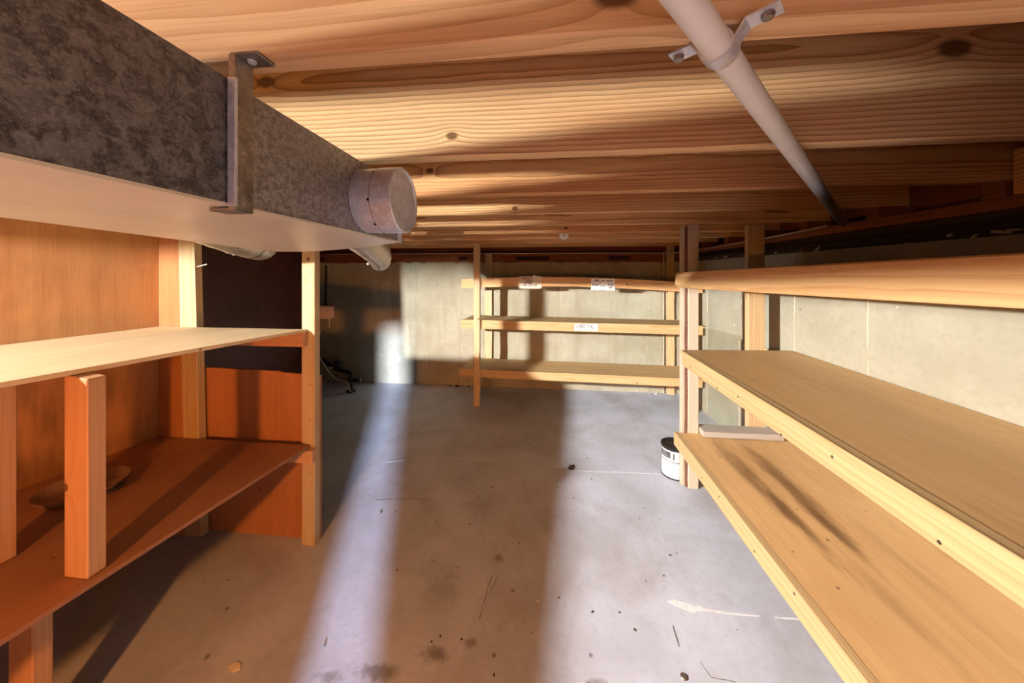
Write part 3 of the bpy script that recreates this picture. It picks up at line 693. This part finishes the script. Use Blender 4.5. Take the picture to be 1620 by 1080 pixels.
# paper signs on the back shelving
def sign(label, x0, x1, z0, z1, mat, words, ink, tear=False, yy=RY, tilt=0.):
    w, h = x1 - x0, z1 - z0; c = Vector(((x0 + x1) / 2, yy - .0012, (z0 + z1) / 2))
    out = [(-w / 2, -h / 2), (w / 2, -h / 2), (w / 2, h / 2)]
    if tear: out += [(w * .38, h * .5), (w * .26, h * .60), (w * .12, h * .66), (w * .10, h * .5)]
    out += [(-w / 2 + .004, h / 2)]
    bm = bmesh.new(); va = [bm.verts.new((x, 0, z)) for x, z in out]; vb = [bm.verts.new((x, .0008, z)) for x, z in out]
    bm.faces.new(va); bm.faces.new(vb[::-1])
    for i in range(len(out)): bm.faces.new((va[i], vb[i], vb[(i + 1) % len(out)], va[(i + 1) % len(out)]))
    bmesh.ops.recalc_face_normals(bm, faces=bm.faces)
    o = tag(link('paper_sign', bm, mat, None, Matrix.Translation(c) @ Matrix.Rotation(tilt, 4, 'Y')), label, 'sign', 'handwritten paper signs on the back shelving')
    b = bmesh.new()
    def stroke(p, q, th):
        p, q = Vector((p[0], 0, p[1])), Vector((q[0], 0, q[1])); d = (q - p).normalized(); nrm = Vector((-d.z, 0, d.x)) * th / 2
        b.faces.new([b.verts.new(v + Vector((0, -.0004, 0))) for v in (p - nrm, q - nrm, q + nrm, p + nrm)])
    for (u0, u1, v, hh, th) in words:      # word from u0 to u1, centred at v, letters hh high
        x = -w / 2 + u0 * w; xe = -w / 2 + u1 * w; zc = -h / 2 + v * h; hh = hh * h
        while x < xe:
            lw = random.uniform(.6, .85) * hh; k = random.choice('ABCDEF')
            a = (x, zc - hh / 2); bq = (x, zc + hh / 2); cq = (x + lw * .8, zc - hh / 2); dq = (x + lw * .8, zc + hh / 2); mq = (x + lw * .4, zc)
            for (p, q) in {'A': ((a, bq), (bq, dq), (bq, mq)), 'B': ((a, bq), (a, cq)), 'C': ((a, (x + lw * .4, zc + hh / 2)), ((x + lw * .4, zc + hh / 2), cq)), 'D': ((bq, dq), (bq, a), (a, cq)), 'E': ((a, bq), (bq, cq), (cq, dq)), 'F': ((bq, dq), ((x + lw * .4, zc + hh / 2), (x + lw * .4, zc - hh / 2)))}[k]:
                stroke(p, q, th)
            x += lw * 1.1
    for f_ in b.faces: f_.normal_update()
    bmesh.ops.recalc_face_normals(b, faces=b.faces)
    for f_ in b.faces:
        if f_.normal.y > 0: f_.normal_flip()
    l = tag(link('handwriting', b, ink, o, Matrix.Translation(c) @ Matrix.Rotation(tilt, 4, 'Y')), kind='stuff')
    return o
sign('tan handwritten paper sign with torn top on the back top rail', -.262, -.045, 1.157, 1.275, 'paper_t',
     ((.10, .56, .84, .17, .0042), (.30, .54, .62, .15, .004), (.20, .60, .46, .15, .0036), (.18, .80, .28, .14, .0034)), 'ink', True)
sign('wide white handwritten paper sign on the back top rail', .427, .650, 1.144, 1.254, 'paper',
     ((.16, .32, .86, .14, .004), (.46, .58, .84, .14, .004), (.66, .88, .82, .14, .004), (.38, .42, .62, .12, .004), (.04, .34, .44, .14, .0042), (.40, .62, .42, .15, .0044)), 'ink')
sign('small white handwritten note overlapping the wide sign on the back top rail', .572, .648, 1.142, 1.212, 'paper',
     ((.12, .88, .78, .20, .004), (.34, .66, .54, .13, .0032), (.20, .72, .36, .16, .0034), (.32, .68, .14, .10, .003)), 'ink', False, RY - .0022)
sign('narrow white paper sign with faint writing on the back middle shelf edge', .270, .496, .755, .822, 'paper_w',
     ((.10, .30, .62, .42, .006), (.32, .50, .62, .42, .006), (.54, .76, .58, .46, .006)), 'ink_l')
# small dish on the lower left shelf
dl = Vector((-1.675, 1.03, zl(1.03))); DI = thing('round_dish', 'dull round metal dish on the lower left shelf', 'dish', dl)
lathe('bowl', [(0, .004), (.085, .004), (.095, .010), (.108, .028), (.113, .030), (.112, .026), (.098, .006), (.086, 0), (0, 0)], 'dish', DI, dl, (0, 0, 1), 36)
tube('handle_ring', [dl + Vector((.12 + .022 * math.cos(a), .0 + .022 * math.sin(a), .022)) for a in [2 * math.pi * k / 20 for k in range(21)]], .005, 'black', DI, 8, False)
# white disc on a far joist
pk = Vector((.152, 2.846, 1.632)); PK = thing('ceiling_disc', 'small white round cap on the side of a far joist', 'cap', pk)
lathe('disc', [(0, 0), (.038, .004), (.040, .012), (.036, .018), (.030, .012), (0, .010)], 'white', PK, pk, (0, -.92, -.38), 24)
lathe('centre_screw', [(0, .016), (.008, .014), (.009, .009)], 'steel', PK, pk, (0, -.92, -.38), 10)
# wiring box in the far left corner
bx = Vector((-2.62, 3.64, .85)); JB = thing('wiring_box', 'beige wiring box in the dark far left corner', 'box', bx)
bxx('housing', -2.72, -2.545, 3.66, YB - .002, .77, .915, 'beige', JB, 'Z', .008)
bxx('cover', -2.725, -2.540, 3.645, 3.660, .765, .920, 'beige', JB, 'Z', .006)
for ctrl, mt in (([(-2.56, 3.66, .768), (-2.552, 3.65, .70), (-2.56, 3.65, .66)], 'white'), ([(-2.63, 3.67, .768), (-2.62, 3.64, .66), (-2.67, 3.63, .56), (-2.69, 3.65, .44)], 'conduit'),
                 ([(-2.66, 3.67, .768), (-2.60, 3.64, .60), (-2.64, 3.63, .52)], 'conduit')):
    tube('wire', curve_pts(ctrl, 6), .005, mt, JB, 8)
tube('riser', [(-2.63, 3.70, .915), (-2.63, 3.70, 1.40)], .011, 'black', JB, 10)
# black gas pipe with valve
GP = thing('gas_pipe', 'black pipe with valve standing on the floor in the far left corner', 'pipe', (-2.13, 3.40, 0))
gx, gy = -2.145, 3.43
tube('pipe_run', [(-2.60, 3.60, .30), (-2.44, 3.56, .215), (-2.40, 3.55, .205), (gx, gy, .205)], .020, 'black', GP, 12)
tube('standpipe', [(gx, gy, 0), (gx, gy, .225)], .020, 'black', GP, 12)
lathe('foot_flange', [(0, 0), (.05, 0), (.05, .008), (.026, .014), (.024, .03)], 'black', GP, (gx, gy, 0))
lathe('tee', [(.026, -.03), (.029, -.028), (.029, .028), (.026, .03)], 'black', GP, (gx, gy, .125))
tube('side_outlet', [(gx, gy, .125), (gx + .11, gy + .01, .13)], .022, 'black', GP, 12)
lathe('regulator', [(0, -.04), (.03, -.04), (.055, -.02), (.06, 0), (.06, .012), (.045, .03), (.02, .045), (.018, .06), (0, .06)], 'black', GP, (-2.375, 3.535, .26))
bxx('valve_tag', -2.425, -2.385, 3.468, 3.472, .235, .25, 'white', GP, 'X', .001)
tag(tube('loose_cable', curve_pts([(-2.56, 3.45, .42), (-2.44, 3.42, .27), (-2.33, 3.40, .165), (-2.22, 3.39, .125), (-2.15, 3.392, .105), (-2.13, 3.40, .012), (-2.05, 3.40, .006)], 8), .005, 'white', None, 8), 'thin pale cable sagging across the dark far left corner', 'cable')
# paint spill and litter on the floor
def flat(name, pts, mat, label, cat, th=.002, group=None):
    c = Vector((sum(p[0] for p in pts) / len(pts), sum(p[1] for p in pts) / len(pts), 0))
    bm = bmesh.new(); va = [bm.verts.new((p[0] - c.x, p[1] - c.y, th * random.uniform(.7, 1.3))) for p in pts]; vb = [bm.verts.new((p[0] - c.x, p[1] - c.y, 0)) for p in pts]
    bm.faces.new(va); bm.faces.new(vb[::-1])
    for i in range(len(pts)): bm.faces.new((va[i], vb[i], vb[(i + 1) % len(pts)], va[(i + 1) % len(pts)]))
    bmesh.ops.recalc_face_normals(bm, faces=bm.faces)
    return tag(link(name, bm, mat, None, Matrix.Translation(c)), label, cat, group)
flat('paint_spill', [(.480, 1.362), (.505, 1.345), (.535, 1.335), (.56, 1.325), (.585, 1.336), (.62, 1.337), (.70, 1.334), (.80, 1.336), (.81, 1.340), (.70, 1.341), (.61, 1.347), (.60, 1.358), (.575, 1.352), (.56, 1.360), (.53, 1.365), (.505, 1.372)], 'flake', 'white dried paint spill with a thin tail on the grey floor', 'paint', .0012)
flat('paint_streak', [(.86, 1.338), (.92, 1.339), (1.05, 1.336), (1.05, 1.341), (.92, 1.344), (.86, 1.341)], 'flake', 'short thin white paint streak on the floor beside the lower right shelf', 'paint', .0012)
flat('wood_chip', [(-1.045, .985), (-1.02, .972), (-1.0, .982), (-1.008, .996), (-1.03, 1.0)], 'chip', 'pale wood chip on the dark floor by the left shelving', 'chip', .004)
lathe('metal_slug', [(0, 0), (.010, 0), (.011, .003), (.009, .005), (0, .005)], 'steel', None, (.442, 1.111, 0), (0, 0, 1), 16)
tag(bpy.data.objects['metal_slug'], 'small round metal slug lying on the floor near the lower right shelf', 'slug')
flat('dirt_clump', [(.145, 2.215), (.165, 2.205), (.185, 2.215), (.175, 2.232), (.19, 2.245), (.16, 2.24)], 'dirt', 'black dirt clump in the middle of the floor', 'dirt', .012)
def streak(name, pts, wd, mat, th=.0012):
    c = Vector(pts[len(pts) // 2] + (0,)); bm = bmesh.new(); prev = None
    for i, p in enumerate(pts):
        p = Vector(p + (0,)); q = Vector(pts[min(i + 1, len(pts) - 1)] + (0,)) - Vector(pts[max(i - 1, 0)] + (0,)); nn = Vector((-q.y, q.x, 0)).normalized() * wd * random.uniform(.4, 1.) / 2
        row = [bm.verts.new(p - nn - c), bm.verts.new(p - c + Vector((0, 0, th))), bm.verts.new(p + nn - c)]
        if prev:
            for k in (0, 1): bm.faces.new((prev[k], prev[k + 1], row[k + 1], row[k]))
        prev = row
    bmesh.ops.recalc_face_normals(bm, faces=bm.faces)
    for f_ in bm.faces:
        if f_.normal.z < 0: f_.normal_flip()
    return link(name, bm, mat, floor, Matrix.Translation(c))
M['line'] = plain('trowel_line', (.62, .62, .67), .7, 0, .4, 30.)
M['crack'] = plain('crack_dirt', (.12, .10, .09), .9, 0, .4)
def wob(pts, n=6, a=.006):
    out = []
    for p, q in zip(pts, pts[1:]):
        for k in range(n): t_ = k / n; out.append((p[0] + (q[0] - p[0]) * t_ + random.uniform(-a, a), p[1] + (q[1] - p[1]) * t_ + random.uniform(-a, a)))
    return out + [tuple(pts[-1])]
streak('trowel_ridge', wob([(-.02, 2.235), (.25, 2.205), (.56, 2.222), (.80, 2.222)], 6, .003), .007, 'line')
streak('trowel_ridge', wob([(-1.10, 2.17), (-.85, 2.25), (-.60, 2.275), (-.35, 2.27)], 6, .003), .005, 'line')
streak('scuff_mark', wob([(-.232, 1.40), (-.24, 1.34), (-.25, 1.22)], 5, .002), .004, 'crack', .0008)
streak('scuff_mark', wob([(-.21, 1.40), (-.228, 1.31)], 5, .002), .003, 'crack', .0008)
streak('hair_crack', wob([(-.98, 1.80), (-.80, 1.83), (-.66, 1.84)], 8, .008), .004, 'crack', .0008)
streak('hair_crack', wob([(.515, 1.16), (.53, 1.12), (.60, 1.115)], 4, .001), .003, 'crack', .0008)
streak('scuff_mark', wob([(.468, 1.27), (.462, 1.20)], 4, .001), .006, 'crack', .0008)
crumb = None
for i in range(60):
    for _ in range(40):
        x, y = random.uniform(-.9, 1.2), random.uniform(1.05, 3.2)
        if x < .75 or (y < 1.9 and x < .78): break
    if crumb is None:
        bm = bmesh.new(); bmesh.ops.create_icosphere(bm, subdivisions=1, radius=1.)
        for v in bm.verts: v.co *= random.uniform(.6, 1.2); 
        bmesh.ops.scale(bm, vec=(1, .55, .45), verts=bm.verts)
        z0 = min(v.co.z for v in bm.verts); bmesh.ops.translate(bm, vec=(0, 0, -z0), verts=bm.verts)
        crumb = o = link('dirt_crumb', bm, 'dirt', None)
    else: o = crumb.copy(); C.objects.link(o)
    s_ = random.uniform(.003, .0065); o.scale = (s_, s_, s_); o.location = (x, y, 0); o.rotation_euler = (0, 0, random.uniform(0, 6))
    tag(o, 'tiny dark dirt crumb on the concrete floor', 'dirt', 'dirt crumbs scattered on the floor')
for (x, y, s_) in ((-1.10, 3.70, .02), (-1.02, 3.69, .028), (-.96, 3.70, .016), (-.88, 3.70, .018)):
    o = crumb.copy(); C.objects.link(o); o.scale = (s_, s_, s_); o.location = (x, y, 0); o.rotation_euler = (0, 0, x * 40)
    tag(o, 'dark dirt lump against the foot of the back wall', 'dirt', 'dirt lumps along the back wall')
for (x, y, s_) in ((1.10, 3.66, .016), (1.17, 3.67, .022), (1.21, 3.64, .014)):
    o = crumb.copy(); o.data = crumb.data.copy(); o.data.materials[0] = M['flake']; C.objects.link(o); o.scale = (s_, s_, s_); o.location = (x, y, 0); o.rotation_euler = (0, 0, x * 40)
    o.name = 'mortar_crumb'; tag(o, 'white mortar crumb at the foot of the back wall', 'rubble', 'mortar crumbs at the back wall')
